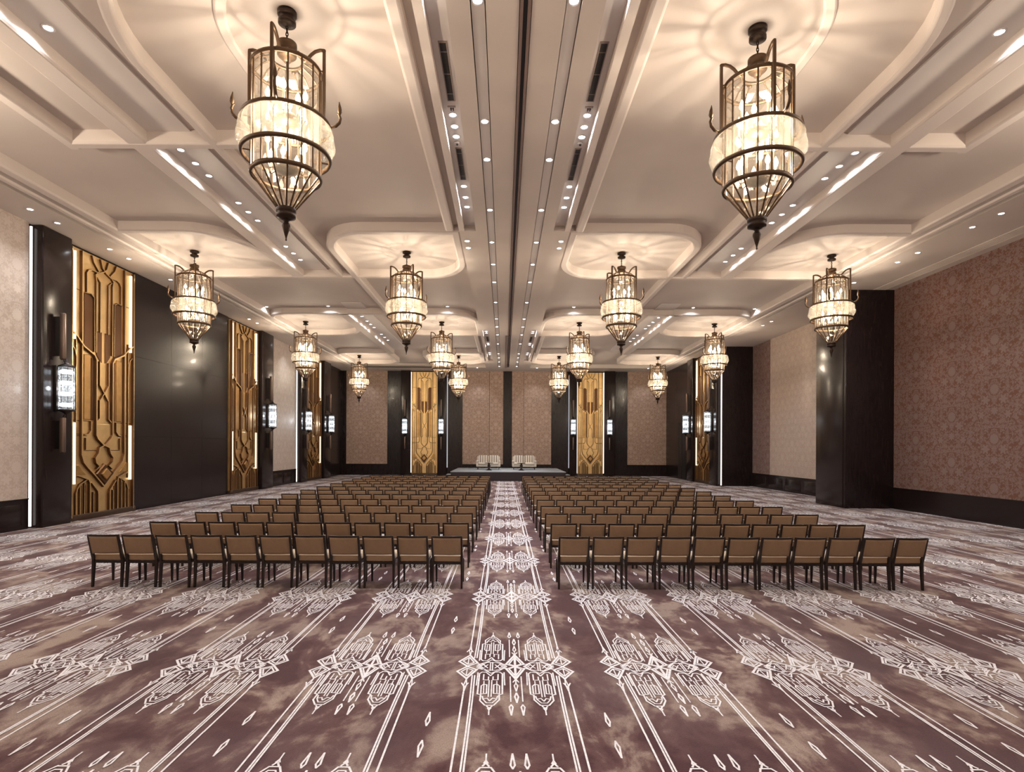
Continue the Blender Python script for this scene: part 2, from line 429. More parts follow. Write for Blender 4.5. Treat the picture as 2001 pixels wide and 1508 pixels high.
# ------------------------------------------------------------------ ceiling
def arcs(pts, closed=False, seg=14):
    """pts: (x, y, radius) -> polyline with rounded corners"""
    out = []; L = len(pts)
    for i in range(L):
        x, y, r = pts[i]; p = Vector((x, y))
        if r <= 0 or (not closed and i in (0, L-1)): out.append((x, y)); continue
        a = Vector(pts[i-1][:2]) - p; b = Vector(pts[(i+1) % L][:2]) - p
        a.normalize(); b.normalize()
        ang = a.angle(b); t = r/math.tan(ang/2)
        A = p + a*t; B = p + b*t; c = p + (a+b).normalized()*(r/math.sin(ang/2))
        a0 = math.atan2(A.y-c.y, A.x-c.x); a1 = math.atan2(B.y-c.y, B.x-c.x); d = (a1-a0+PI) % (2*PI) - PI
        for k in range(seg+1):
            q = a0 + d*k/seg; out.append((c.x+r*math.cos(q), c.y+r*math.sin(q)))
    return out
TRIM = [0]
def rim(pts, w=.20, zb=ZL, zt=ZU+.01, closed=False, bev=.03, mat='paint_light'):
    path = [(x, ky(y)) for x, y in arcs(pts, closed)]
    zb += (TRIM[0] % 11)*.0011; w += (TRIM[0] % 7)*.0013
    h = w/2
    prof = [(-h, zt), (-h, zb+bev*1.2), (-h+bev, zb+bev*.3), (-h+bev*1.6, zb), (h-bev*1.6, zb), (h-bev, zb+bev*.3), (h, zb+bev*1.2), (h, zt)]
    mb = MB(); mb.sweep(path, prof, M[mat], closed)
    TRIM[0] += 1
    return structure(mb.build('trim_%d' % TRIM[0]))

def make_ceiling():
    mb = MB()
    mb.box((-13.2, YF-.2, ZU), (15.2, YB+.3, ZU+.3), M['paint'])
    P = M['paint']; W = M['white_paint']
    y0, y1 = YF, 33.9*KB
    for s in (1, -1):
        def bx(a, b, ya, yb, za, zb, m):
            ya, yb = ky(ya), ky(yb)
            X = sorted((CX+s*a, CX+s*b)); mb.box((X[0], ya, za), (X[1], yb, zb), m)
        bx(.085, .53, y0, y1, ZL, ZU, P)
        bx(.545, .725, y0, y1, ZL+.035, ZU, W)
        bx(.74, 1.05, y0, y1, ZL, ZU, P)
        # downlight strips, recessed; broken between the two runs
        for ya, yb in ((y0, 12.45), (23.0, 31.4)):
            bx(1.065, 1.36, ya, yb, ZL+.15, ZU, W)
            bx(1.36, 1.50, ya, yb, ZL, ZU, M['paint_light'])
            bx(1.50, 1.66, ya, yb, ZL+.17, ZU, P)
        bx(1.05, 1.50, 12.45, 23.0, ZL, ZU, P)
        bx(1.05, 1.62, 31.4, 33.9, ZL, ZU, P)
        # panel of the side channel with its lights
        for ya, yb in ((y0, 15.85), (19.5, 28.8)):
            bx(6.35, 7.20, ya, yb, ZL+.235, ZU, W)
        # perimeter soffit along the side walls
        if s > 0: mb.box((CX+11.55, y0, ZL), (15.2, y1, ZU), P)
        else: mb.box((-13.2, y0, ZL), (CX-11.55, y1, ZU), P)
    mb.box((-13.2, y1, ZL), (15.2, YB+.3, ZU), P)
    structure(mb.build('ceiling'))
    for s in (1, -1):
        D = lambda d: CX + s*d
        # long mouldings beside the centre strip
        rim([(D(1.77), YF, 0), (D(1.77), 12.5, 0)], .22)
        rim([(D(1.77), 24.3, 0), (D(1.77), 31.6, 0)], .22)
        # side channel: outer beam and inner beam
        rim([(D(7.40), YF, 0), (D(7.40), 15.95, 0)], .42)
        rim([(D(7.40), 20.3, 0), (D(7.40), 29.0, 0)], .42)
        rim([(D(2.2), 5.1, 0), (D(5.93), 5.1, 2.2), (D(5.93), 15.95, 0)], .18)
        # shallow inner moulding round the near chandelier
        rim([(D(2.2), 5.75, 0), (D(4.42), 5.75, 1.3), (D(4.42), 8.9, 0)], .16, ZU-.05, bev=.02)
        # near cross beam
        rim([(D(8.75), 9.0, 0), (D(4.3), 9.0, 0)], .24)
        rim([(D(8.75), YF, 0), (D(8.75), 9.1, 0)], .24)
        # second-row coffers
        rim([(D(1.62), 12.62, 0), (D(5.42), 12.62, 1.25), (D(5.42), 15.95, 0), (D(1.62), 15.95, 1.3)], .24, closed=True)
        rim([(D(10.95), 12.62, 0), (D(7.52), 12.62, 1.7), (D(7.52), 14.8, 0)], .24)
        rim([(D(5.4), 15.95, 0), (D(10.95), 15.95, 0)], .22)
        rim([(D(5.42), 15.95, 0), (D(5.42), 20.4, 0)], .20)
        # third-row coffers
        rim([(D(5.42), 20.4, 0), (D(1.55), 20.4, 1.3), (D(1.55), 24.2, 0), (D(5.42), 24.2, 1.)], .24, closed=True)
        rim([(D(7.5), 20.4, 0), (D(11.05), 20.4, 1.2), (D(11.05), 24.2, 0), (D(7.6), 24.2, 1.4)], .24, closed=True)
        rim([(D(5.42), 20.4, 0), (D(7.5), 20.4, 0)], .2)
        # fourth-row coffers
        rim([(D(5.42), 28.8, 1.), (D(1.7), 28.8, 0), (D(1.7), 32.6, 1.), (D(5.42), 32.6, 0)], .24, closed=True)
        rim([(D(7.6), 28.8, 0), (D(11.0), 28.8, 1.), (D(11.0), 32.6, 0), (D(7.6), 32.6, 1.)], .24, closed=True)
        # perimeter moulding: two steps with a groove
        rim([(D(10.93), YF, 0), (D(10.93), 33.4, 0)], .28)
        rim([(D(11.32), YF, 0), (D(11.32), 33.4, 0)], .20, ZL-.015)
make_ceiling()

t = MB()
for a, b, m, zz in ((-.075, -.03, 'mauve', .0), (-.03, .03, 'dark', .05), (.03, .075, 'mauve', .0)):
    t.box((CX+a, YF, ZL-.02+zz), (CX+b, ky(24.2), ZL+.2), M[m])
    t.box((CX+a-.13, ky(24.2), ZL-.02+zz), (CX+b-.13, ky(33.9), ZL+.2), M[m])
t.box((CX-.205, ky(24.2)-.08, ZL-.02), (CX+.075, ky(24.2), ZL+.1), M['mauve'])
TRIM[0] += 1; structure(t.build('trim_%d' % TRIM[0]))
t = MB(); t.box((-10.6, ky(33.6), ZL-.05), (-2.8, ky(33.6)+.15, ZL), M['dark'])
tag(t.build('curtain_track'), 'thin black curtain track on the ceiling before the back wall, left side', 'track')

# ------------------------------------------------------------------ walls
WD = M['wood']; WP = M['wood_pillar']
def panel_box(mb, a, b, m, bev=0.): mb.box(a, b, m, bev)

def led(parent, a, b, m='strip'):
    mb = MB(); mb.box((a[0], ky(a[1]), a[2]), (b[0], ky(a[1])+b[1]-a[1], b[2]), M[m]); return mb.build('light_strip', parent)

def wall(name, a, b, m=WD):
    mb = MB(); mb.box(a, b, m); return structure(mb.build(name))

wl = wall('wall_left', (-13.1, YF, 0), (-12.55, YB, ZL))
wr = wall('wall_right', (14.45, YF, 0), (15.1, YB, ZL))
wb = wall('wall_back', (-13.1, YB+.02, 0), (15.1, YB+.3, ZL))
wf = wall('wall_front', (-13.1, YF-.2, 0), (15.1, YF, ZL), M['paper_left'])

def sub(name, parent, boxes):
    mb = MB()
    for a, b, m, *bv in boxes: mb.box((a[0], ky(a[1]), a[2]), (b[0], ky(b[1]), b[2]), m, bv[0] if bv else 0.)
    return structure(mb.build(name, parent))

# left wall (seen face near x=-12.45)
sub('wall_left', None, [((-12.55, YF, .80), (-12.47, 12.06, ZL), M['paper_left'])])
sub('baseboard_left', None, [((-12.55, YF, 0), (-12.46, 12.06, .77), WD), ((-12.46, 10.9, .12), (-12.44, 11.9, .66), WP, .008), ((-12.47, YF, .77), (-12.43, 12.06, .80), WP)])
sub('wall_left', None, [((-12.55, 24.45, .84), (-12.47, 27.62, ZL), M['paper_left'])])
sub('baseboard_left', None, [((-12.55, 24.45, 0), (-12.46, 27.62, .80), WD), ((-12.47, 24.45, .80), (-12.43, 27.62, .84), WP), ((-12.46, 24.8, .12), (-12.44, 25.8, .68), WP, .008), ((-12.46, 26.0, .12), (-12.44, 27.0, .68), WP, .008)])
# large dark leaf panels with thin seams
for ya, yb, n, in ((15.52, 20.78, 3), (32.55, 34.99, 2)):
    bxs = []
    dy = (yb-ya)/n
    for i in range(n):
        for za, zb in ((.02, 2.5), (2.508, 5.2), (5.208, ZL-.01)):
            bxs.append(((-12.55, ya+i*dy+.004, za), (-12.48, ya+(i+1)*dy-.004, zb), WD))
    sub('wall_left', None, bxs)
# pilasters
PIL = []
def pilaster(ya, yb, x0, x1, n):
    mb = MB(); xs = sorted((x0, x1))
    mb.box((xs[0], ky(ya), 0), (xs[1], ky(yb), ZL-.005), WP, .035)
    o = structure(mb.build('trim_%d' % (TRIM[0]+1))); TRIM[0] += 1
    return o
p1 = pilaster(12.18, 13.02, -12.55, -12.22, 1)
led(p1, (-12.50, 12.11, .05), (-12.455, 12.15, ZL-.08))
p2 = pilaster(23.28, 24.40, -12.55, -12.22, 2)
p3 = pilaster(27.75, 28.60, -12.55, -12.22, 3)
led(p3, (-12.50, 27.66, .05), (-12.45, 27.71, ZL-.08))
p4 = pilaster(31.35, 32.50, -12.55, -12.22, 4)

# right wall: recessed wallpaper bays, deep pillar, far block
sub('wall_right', None, [((14.30, YF, .78), (14.45, 16.95, ZL), M['paper_right']), ((14.30, 24.7, .78), (14.45, 26.55, ZL), M['paper_right'])])
sub('wall_right', None, [((14.26, 18.4, .78), (14.45, 24.7, ZL), M['paper_pale'])])
sub('baseboard_right', None, [((14.28, YF, 0), (14.45, 16.95, .74), WD), ((14.26, YF, .74), (14.45, 16.95, .78), WP), ((14.24, 18.4, 0), (14.45, 26.55, .74), WD), ((14.23, 18.4, .74), (14.45, 26.55, .78), WP)]
    + [((14.225, 19.2+i*1.45, .1), (14.245, 20.4+i*1.45, .64), WP, .008) for i in range(5)])
mb = MB(); mb.box((12.52, ky(16.9), 0), (14.5, ky(18.5), ZL), WD, .02)
mb.box((12.49, ky(17.0), .02), (12.53, ky(18.4), ZL-.02), WP, .01)
TRIM[0] += 1; pr = structure(mb.build('trim_%d' % TRIM[0]))
mb = MB(); mb.box((12.52, ky(26.5), 0), (14.5, YB, ZL), WD)
for ya, yb in ((ky(31.3), ky(33.3)), (ky(33.31), YB-.05)):
    mb.box((12.48, ya, .02), (12.54, yb-.01, ZL-.01), WD)
TRIM[0] += 1; prf = structure(mb.build('trim_%d' % TRIM[0]))
p5 = pilaster(26.6, 27.5, 12.55, 12.24, 5)
led(p5, (12.45, 26.44, .05), (12.50, 26.49, ZL-.1))
p6 = pilaster(29.95, 30.85, 12.55, 12.24, 6)
(sub('door_1', None, [((12.46, 31.6, .0), (12.50, 33.0, 4.0), M['dark'], .01)]))
sub('leaf_joint', bpy.data.objects['door_1'], [((12.445, 32.29, .05), (12.465, 32.31, 3.95), WP)])

# back wall: px-to-metre figures of the elevation
def bw(xa, xb, za, zb, m, d0=.0, d1=.06, bev=0.): return ((xa, YB-d1, za), (xb, YB+.03-d0, zb), m, bev)
for xa, xb in ((-12.15, -9.0), (-3.2, -.08), (.6, 3.62), (9.5, 12.5)):
    if xa > -5 and xa < 5:
        mid = xa + (xb-xa)*(.66 if xa < 0 else .30)
        sub('wall_back', None, [bw(xa, mid-.012, .86, ZL, M['paper_back']), bw(mid+.012, xb, .86, ZL, M['paper_back'])])
    else:
        sub('wall_back', None, [bw(xa, xb, .86, ZL, M['paper_back'])])
    sub('baseboard_back', None, [bw(xa-.02, xb+.02, 0, .80, WD, 0, .07), bw(xa-.02, xb+.02, .80, .86, WP, 0, .09)])
for xa, xb in ((-9.0, -7.95), (-4.35, -3.2), (-.08, .6), (3.62, 4.95), (8.55, 9.5)):
    sub('wall_back', None, [bw(xa+.01, xb-.01, .02, ZL-.01, WD, 0, .05)])
BP = []
for xa, xb in ((-7.92, -7.16), (-5.12, -4.40), (5.0, 5.58), (7.66, 8.5)):
    mb = MB(); mb.box((xa, YB-.34, 0), (xb, YB+.03, ZL-.005), WP, .03)
    TRIM[0] += 1; BP.append(structure(mb.build('trim_%d' % TRIM[0])))
led(BP[1], (-4.39, YB-.20, .6), (-4.34, YB-.10, ZL-.3), 'strip_soft')
led(BP[2], (4.945, YB-.20, .6), (4.985, YB-.10, ZL-.3), 'strip_soft')

# ------------------------------------------------------------------ gold relief panels
def gold_panel(label, loc, rz, W=2.02, side=True, grp='gold art deco relief panels'):
    t = thing('gold_relief_panel', label, 'wall panel', loc, rz, grp)
    hw = W/2; k = hw/1.0
    TOP = 7.93; tf = .28 if side else .12
    mb = MB(); mb.box((-hw, -.05, .12), (hw, .035, TOP), M['gold']); mb.build('backing', t)
    mb = MB(); mb.box((-hw, -.13, 0), (hw, .035, .17), M['brown_trim'], .012); mb.build('plinth', t)
    def U(d): return d*.00627*k*.96
    def V(y): return (1360-y)*.00627
    def poly(nm, pts, d0, d1, m):
        mb = MB()                       # extruded flat plate with chamfered rim
        n = len(pts); c = [sum(p[0] for p in pts)/n, sum(p[1] for p in pts)/n]
        outer = [(p[0], -d0, p[1]) for p in pts]
        def inset(p, e): dx, dz = p[0]-c[0], p[1]-c[1]; L = math.hypot(dx, dz); return (p[0]-dx/L*e, p[1]-dz/L*e)
        mid = [(p[0], -(d0+d1)*.55, p[1]) for p in pts]
        inn = [(*[inset(p, .03)[0]], -d1, inset(p, .03)[1]) for p in pts]
        fs = [tuple(range(2*n, 3*n))]
        for a in (0, n):
            for i in range(n): fs.append((a+i, a+(i+1)%n, a+n+(i+1)%n, a+n+i))
        mb.add(outer+mid+inn, fs, m); mb.build(nm, t)
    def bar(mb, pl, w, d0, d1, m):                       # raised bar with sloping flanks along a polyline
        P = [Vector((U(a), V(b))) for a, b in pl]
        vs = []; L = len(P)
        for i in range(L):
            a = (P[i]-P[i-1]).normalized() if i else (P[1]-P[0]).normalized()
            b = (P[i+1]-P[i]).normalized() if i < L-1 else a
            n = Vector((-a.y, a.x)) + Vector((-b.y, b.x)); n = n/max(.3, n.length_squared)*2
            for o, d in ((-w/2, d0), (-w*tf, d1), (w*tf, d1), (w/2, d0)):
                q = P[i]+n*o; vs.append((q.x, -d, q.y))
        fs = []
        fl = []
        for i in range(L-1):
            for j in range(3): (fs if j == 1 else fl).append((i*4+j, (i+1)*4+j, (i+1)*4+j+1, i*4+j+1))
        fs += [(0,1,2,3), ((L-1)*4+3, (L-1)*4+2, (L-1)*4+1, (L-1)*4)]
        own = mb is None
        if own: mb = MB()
        mb.add(vs, fs, m); mb.add(vs, fl, M['gold_dark'])  # flanks coloured dark to stand in for shade beside the ribs
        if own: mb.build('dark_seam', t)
    ri = MB(); pl = MB(); dk = MB(); gl = MB()
    G, GP, GD, GL = M['gold'], M['gold_plate'], M['gold_dark'], M['gold_light']
    for s in (1, -1):
        mir = lambda pts: [(s*a, b) for a, b in pts]
        up = lambda pts: [(U(s*a), V(b)) for a, b in pts]
        # long outer lines and the great U
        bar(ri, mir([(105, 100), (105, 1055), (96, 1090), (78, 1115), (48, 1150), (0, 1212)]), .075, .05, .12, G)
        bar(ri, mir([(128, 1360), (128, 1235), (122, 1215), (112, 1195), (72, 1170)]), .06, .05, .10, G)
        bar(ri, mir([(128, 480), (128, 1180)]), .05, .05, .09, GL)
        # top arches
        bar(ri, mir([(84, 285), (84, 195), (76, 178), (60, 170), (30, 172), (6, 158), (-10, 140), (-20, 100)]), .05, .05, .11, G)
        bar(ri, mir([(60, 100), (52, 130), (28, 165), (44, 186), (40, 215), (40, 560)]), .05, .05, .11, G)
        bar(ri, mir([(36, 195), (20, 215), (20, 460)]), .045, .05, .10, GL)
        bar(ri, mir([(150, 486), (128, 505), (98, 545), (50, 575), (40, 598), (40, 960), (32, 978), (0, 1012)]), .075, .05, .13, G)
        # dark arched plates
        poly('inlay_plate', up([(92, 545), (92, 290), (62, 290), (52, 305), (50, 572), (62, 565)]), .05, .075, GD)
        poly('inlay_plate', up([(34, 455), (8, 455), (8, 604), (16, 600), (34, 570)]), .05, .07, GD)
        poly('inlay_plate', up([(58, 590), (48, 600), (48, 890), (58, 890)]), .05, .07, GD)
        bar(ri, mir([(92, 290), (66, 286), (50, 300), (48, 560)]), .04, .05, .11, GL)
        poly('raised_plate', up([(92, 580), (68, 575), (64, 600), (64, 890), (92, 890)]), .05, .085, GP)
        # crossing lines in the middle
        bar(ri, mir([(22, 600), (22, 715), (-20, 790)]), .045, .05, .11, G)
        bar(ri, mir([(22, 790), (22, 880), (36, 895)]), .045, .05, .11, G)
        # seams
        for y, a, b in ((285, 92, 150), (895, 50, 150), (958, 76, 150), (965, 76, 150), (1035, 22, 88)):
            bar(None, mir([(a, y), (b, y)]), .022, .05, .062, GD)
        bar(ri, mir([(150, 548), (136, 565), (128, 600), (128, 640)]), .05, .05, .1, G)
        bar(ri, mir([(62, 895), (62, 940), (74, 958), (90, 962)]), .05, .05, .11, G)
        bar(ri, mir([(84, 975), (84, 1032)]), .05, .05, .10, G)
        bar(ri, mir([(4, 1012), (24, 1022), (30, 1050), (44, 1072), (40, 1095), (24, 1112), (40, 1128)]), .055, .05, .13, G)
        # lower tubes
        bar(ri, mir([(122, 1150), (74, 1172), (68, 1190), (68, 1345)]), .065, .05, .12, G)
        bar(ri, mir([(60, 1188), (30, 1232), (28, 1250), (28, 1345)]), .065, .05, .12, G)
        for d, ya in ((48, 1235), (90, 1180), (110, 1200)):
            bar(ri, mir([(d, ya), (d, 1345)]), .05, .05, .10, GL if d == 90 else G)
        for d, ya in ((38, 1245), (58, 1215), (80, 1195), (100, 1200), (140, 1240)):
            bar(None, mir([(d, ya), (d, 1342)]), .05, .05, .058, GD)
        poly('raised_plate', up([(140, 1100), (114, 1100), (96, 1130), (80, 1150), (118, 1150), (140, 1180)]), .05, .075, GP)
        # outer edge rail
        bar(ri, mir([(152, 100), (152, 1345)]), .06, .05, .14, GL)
        if side:
            for ya, yb in ((115, 520), (905, 1190)):
                pts = [(U(s*138), -.09, V(ya)), (U(s*138), -.09, V(yb))]
                q = MB(); q.tube(pts, .045, M['tube'], 10); q.build('light_tube', t)
    dd = [(0, 1100), (44, 1150), (0, 1204), (-44, 1150)]
    poly('inlay_plate', [(U(a), V(b)) for a, b in dd], .05, .15, GD)
    poly('inlay_plate', [(U(a*.55), V(1150+(b-1150)*.55)) for a, b in dd], .14, .20, GP)
    poly('raised_plate', [(U(a), V(b)) for a, b in ((0, 1008), (36, 965), (36, 905), (-36, 905), (-36, 965))], .05, .085, G)
    ri.build('relief_ribs', t)
    if not side:
        for s in (1, -1):
            q = MB(); q.box((s*(hw+.035)-.03, -.10, .2), (s*(hw+.035)+.03, -.02, TOP), M['strip']); q.build('light_strip', t)
    return t
gold_panel('tall gold relief panel on the left wall nearest the camera', (-12.50, ky(14.28), 0), PI/2, 2.40*KB)
gold_panel('gold relief panel on left wall past the broad dark wood panels', (-12.50, ky(22.02), 0), PI/2, 2.40*KB)
gold_panel('farthest gold relief panel on left wall, between two lit sconces', (-12.50, ky(29.98), 0), PI/2, 2.62*KB)
gold_panel('gold relief panel on the back wall left of the stage', (-6.14, YB-.06, 0), 0., 2.0, False)
gold_panel('gold relief panel on the back wall right of the stage', (6.62, YB-.06, 0), 0., 2.0, False)
gold_panel('only gold relief panel on the right wall, near the far corner', (12.50, ky(28.72), 0), -PI/2, 2.40*KB)

# ------------------------------------------------------------------ lights: helpers
WARM = (1., .86, .69); COOL = (.95, .97, 1.)
def spot(name, loc, energy, size=70, blend=.6, col=COOL, radius=.06, direction=(0,0,-1)):
    l = bpy.data.lights.new(name, 'SPOT'); l.energy = energy; l.spot_size = math.radians(size); l.spot_blend = blend
    l.color = col; l.shadow_soft_size = radius
    o = bpy.data.objects.new(name, l); COL.objects.link(o); o.location = loc
    o.rotation_euler = Vector(direction).to_track_quat('-Z', 'Y').to_euler(); return o
def point(name, loc, energy, col=WARM, radius=.1):
    l = bpy.data.lights.new(name, 'POINT'); l.energy = energy; l.color = col; l.shadow_soft_size = radius
    o = bpy.data.objects.new(name, l); COL.objects.link(o); o.location = loc; return o

# ------------------------------------------------------------------ wall sconces
def sconce_proto():
    t = thing('wall_sconce', '', 'wall lamp', group='banded glass wall sconces')
    # local: wall behind at +y, lamp axis at (0,0); z=0 is the middle of the glass
    mb = MB(); mb.lathe([(.185, -.575), (.185, .575)], M['sconce_glass'], 28, cap=False); mb.build('glass_shade', t)
    for i in range(4):
        z = -.45 + i*.30
        mb = MB(); mb.lathe([(.01, z-.045), (.135, z-.045), (.15, z), (.135, z+.045), (.01, z+.045)], M['sconce_light'], 20); mb.build('light_band', t)
    mb = MB()
    for z, d in ((.575, 1), (-.575, -1)):
        mb.lathe([(.20, z), (.20, z+d*.035), (.12, z+d*.06), (.07, z+d*.10), (.02, z+d*.15), (.012, z+d*.24)][::d], M['lamp_metal'], 24)
    for a in range(8):
        mb.tube([(.19*math.cos(a*PI/4), .19*math.sin(a*PI/4), -.58), (.19*math.cos(a*PI/4), .19*math.sin(a*PI/4), .58)], .006, M['lamp_metal'], 5)
    mb.build('metal_frame', t)
    mb = MB(); mb.box((-.09, .20, -.62), (.09, .30, .62), M['lamp_metal'], .012)
    for z in (.5, -.5): mb.tube([(0, .24, z), (0, .12, z)], .02, M['lamp_metal'], 8)
    mb.build('wall_bracket', t)
    for d, n in ((1, 'upper_bar'), (-1, 'lower_bar')):
        za, zb = .78, (2.05 if d > 0 else 1.75)
        mb = MB()
        mb.box((-.055, .03, min(za*d, zb*d)), (.055, .17, max(za*d, zb*d)), M['bar_metal'], .035)
        mb.box((-.035, .15, min((za+.1)*d, (zb-.1)*d)), (.035, .29, max((za+.1)*d, (zb-.1)*d)), M['lamp_metal'])
        mb.tube([(0, .10, (za+.03)*d), (0, .06, (za-.06)*d), (0, .02, .70*d)], .014, M['lamp_metal'], 6)
        mb.build(n, t)
    return t
SC = sconce_proto()
scs = [
 ((-11.93, 12.55), PI/2, 'banded glass sconce on the left wall pillar nearest the camera'),
 ((-11.93, 23.75), PI/2, 'left wall sconce on the pillar between second gold panel and wallpaper'),
 ((-11.93, 28.15), PI/2, 'left wall sconce just before the farthest left gold panel'),
 ((-11.93, 31.85), PI/2, 'left wall sconce just beyond the farthest left gold panel'),
 ((-7.56, YB-.36-.30), 0., 'outer sconce of the two flanking the back wall gold panel left of stage'),
 ((-4.80, YB-.36-.30), 0., 'sconce between the left back wall gold panel and the stage'),
 ((5.26, YB-.36-.30), 0., 'sconce between the stage and the right back wall gold panel'),
 ((8.02, YB-.36-.30), 0., 'outer sconce of the two flanking the back wall gold panel right of stage'),
 ((11.95, 30.35), -PI/2, 'right wall sconce beyond the gold panel, by the far corner'),
 ((11.95, 27.10), -PI/2, 'right wall sconce on the near side of the gold panel'),
]
for i, ((x, y), rz, lb) in enumerate(scs):
    y = ky(y)
    if i == 0: SC.location = (x, y, 3.74); SC.rotation_euler.z = rz; SC['label'] = lb
    else: dup(SC, (x, y, 3.74), rz, lb)
    nx, ny = (1, 0) if rz > 0 else ((-1, 0) if rz < 0 else (0, -1))
    point('sconce_lamp_light', (x, y, 3.74), 12., (.93, .97, 1.), .05)

# ------------------------------------------------------------------ chandeliers
def chandelier_proto():
    t = thing('cage_chandelier', '', 'chandelier', group='bronze birdcage chandeliers')
    B, BD = M['bronze'], M['bronze_dark']
    mb = MB(); mb.lathe([(.13, 0), (.13, -.05), (.115, -.06), (.075, -.08), (.075, -.11), (.12, -.125), (.12, -.17), (.05, -.19), (.02, -.20)], BD, 24); mb.build('ceiling_canopy', t)
    mb = MB()
    for i in range(5):
        zc = -.215 - i*.048; w, h = .016, .034
        ring = []
        for k in range(12):
            a = 2*PI*k/12; px, pz = w*math.cos(a), h*math.sin(a)
            ring.append((px, 0, zc+pz) if i % 2 else (0, px, zc+pz))
        mb.tube(ring, .007, BD, 6, closed=True)
    mb.build('chain', t)
    mb = MB(); mb.lathe([(.03, -.40), (.07, -.43), (.135, -.445), (.135, -.50), (.11, -.515), (.11, -.545), (.13, -.56), (.13, -.615), (.10, -.645), (.06, -.66), (.05, -.70)], B, 28); mb.build('cap', t)
    N = 16
    def pt(R, z, k, n=N, ph=0.): a = 2*PI*k/n + ph; return (R*math.cos(a), R*math.sin(a), z)
    prof = [(.215, -.66), (.36, -.73), (.455, -.83), (.465, -1.20), (.465, -1.57), (.465, -2.31), (.11, -2.78)]
    mb = MB()
    for k in range(N):
        mb.tube([pt(R, z, k) for R, z in prof[:3]], .012, B, 5)
        mb.tube([pt(.462, -.83, k), pt(.465, -2.31, k)], .0125, B, 5)
        mb.tube([pt(.462, -2.31, k), pt(.11, -2.78, k)], .0125, B, 5)
    mb.ring(.215, -.665, .022, B); mb.ring(.462, -.83, .021, B, flat=1.5)
    mb.ring(.585, -1.57, .022, B, 48, flat=1.3); mb.ring(.590, -2.03, .028, B, 48, flat=1.2); mb.ring(.465, -2.31, .024, B, flat=1.5)
    for k in range(0, N, 4): mb.tube([pt(.465, -1.57, k, N, .39), pt(.585, -1.57, k, N, .39)], .012, B, 5); mb.tube([pt(.465, -2.03, k, N, .39), pt(.588, -2.03, k, N, .39)], .012, B, 5)
    mb.build('cage', t)
    # panes between the ribs
    mb = MB(); mb.lathe([(.21, -.665), (.355, -.735), (.45, -.83), (.45, -2.31), (.105, -2.78)], M['glass'], N, smooth=False, cap=False); mb.build('glass_panes', t)
    mb = MB()
    pr = []
    for i in range(11):
        q = i/10; z = -1.585 - q*.43
        pr.append((.575 + .070*math.sin(PI*q)**.8 + .012*math.sin(q*PI*4), z))
    vs = []; fs = []; n = 96
    for R, z in pr:
        for k in range(n):
            a = 2*PI*k/n; r = R + .012*abs(math.sin(a*9))
            vs.append((r*math.cos(a), r*math.sin(a), z))
    for i in range(len(pr)-1):
        for k in range(n): fs.append((i*n+k, i*n+(k+1)%n, (i+1)*n+(k+1)%n, (i+1)*n+k))
    mb.add(vs, fs, M['crystal'], True); mb.build('crystal_band', t)
    for k in range(4):
        a = k*PI/2; c, s = math.cos(a), math.sin(a)
        P = lambda r, z: (r*c, r*s, z)
        mb = MB()
        mb.tube([P(.525, -1.58), P(.525, -.56)], .026, B, 4, r2=.026)
        mb.tube([P(.525, -.54), P(.47, -.535), P(.40, -.555), P(.34, -.60), P(.29, -.66), P(.235, -.70)], .024, B, 6)
        mb.tube([P(.525, -.86), P(.50, -.84), P(.455, -.83)], .018, B, 6); mb.sphere(P(.525, -.545), .026, B, 8, 5)
        mb.build('arm', t)
        a2 = a + .16; c, s = math.cos(a2), math.sin(a2)
        mb = MB()
        mb.tube([P(.60, -1.565), P(.67, -1.545), P(.72, -1.49), P(.735, -1.43), P(.715, -1.375), P(.69, -1.36)], [.018, .022, .023, .021, .018, .010], B, 7)
        mb.tube([P(.715, -1.40), P(.725, -1.33), P(.722, -1.27), P(.715, -1.19)], [.008, .034, .024, .004], B, 7)
        mb.build('leaf_hook', t)
    for zc, n, ph in ((-1.52, 8, .2), (-2.20, 8, .55)):
        mb = MB(); mb.lathe([(.02, zc+.09), (.15, zc+.05), (.17, zc), (.15, zc-.05), (.04, zc-.08)], B, 24)
        for k in range(n):
            x, y, z = pt(.25, zc, k, n, ph); mb.tube([pt(.12, zc, k, n, ph), (x*.9, y*.9, zc-.04), (x, y, zc+.03)], .012, B, 5)
        mb.build('lamp_cluster', t)
        for k in range(n):
            x, y, z = pt(.25, zc, k, n, ph)
            dz = .0 if k % 2 else .14
            mb = MB(); mb.lathe([(.016, zc+.02), (.016, zc+.16+dz)], M['sleeve'], 10, (x, y))
            mb.lathe([(.012, zc+.16+dz), (.030, zc+.185+dz), (.036, zc+.215+dz), (.028, zc+.25+dz), (.010, zc+.29+dz), (.001, zc+.31+dz)], M['bulb'], 12, (x, y), cap=False)
            mb.build('candle_bulb', t)
    mb = MB(); mb.tube([(0, 0, -.70), (0, 0, -2.2)], .012, B, 8); mb.build('stem', t)
    mb = MB(); mb.lathe([(.09, -2.74), (.135, -2.77), (.135, -2.82), (.115, -2.835), (.13, -2.85), (.13, -2.89), (.07, -2.91), (.04, -2.93)], BD, 24); mb.build('hub', t)
    mb = MB(); mb.lathe([(.02, -2.91), (.045, -2.93), (.03, -2.955), (.055, -2.98), (.058, -3.01), (.035, -3.09), (.014, -3.16), (.008, -3.19), (.014, -3.205), (.001, -3.22)], BD, 18); mb.build('finial', t)
    return t
CH = chandelier_proto()
rows = [ky(q) for q in (6.48, 14.45, 22.55, 30.9)]
sides = {-10.02: 'outer left column', -3.36: 'inner left column', 3.36: 'inner right column', 10.02: 'outer right column'}
rn = ['nearest row', 'second row', 'third row', 'farthest row']
first = True
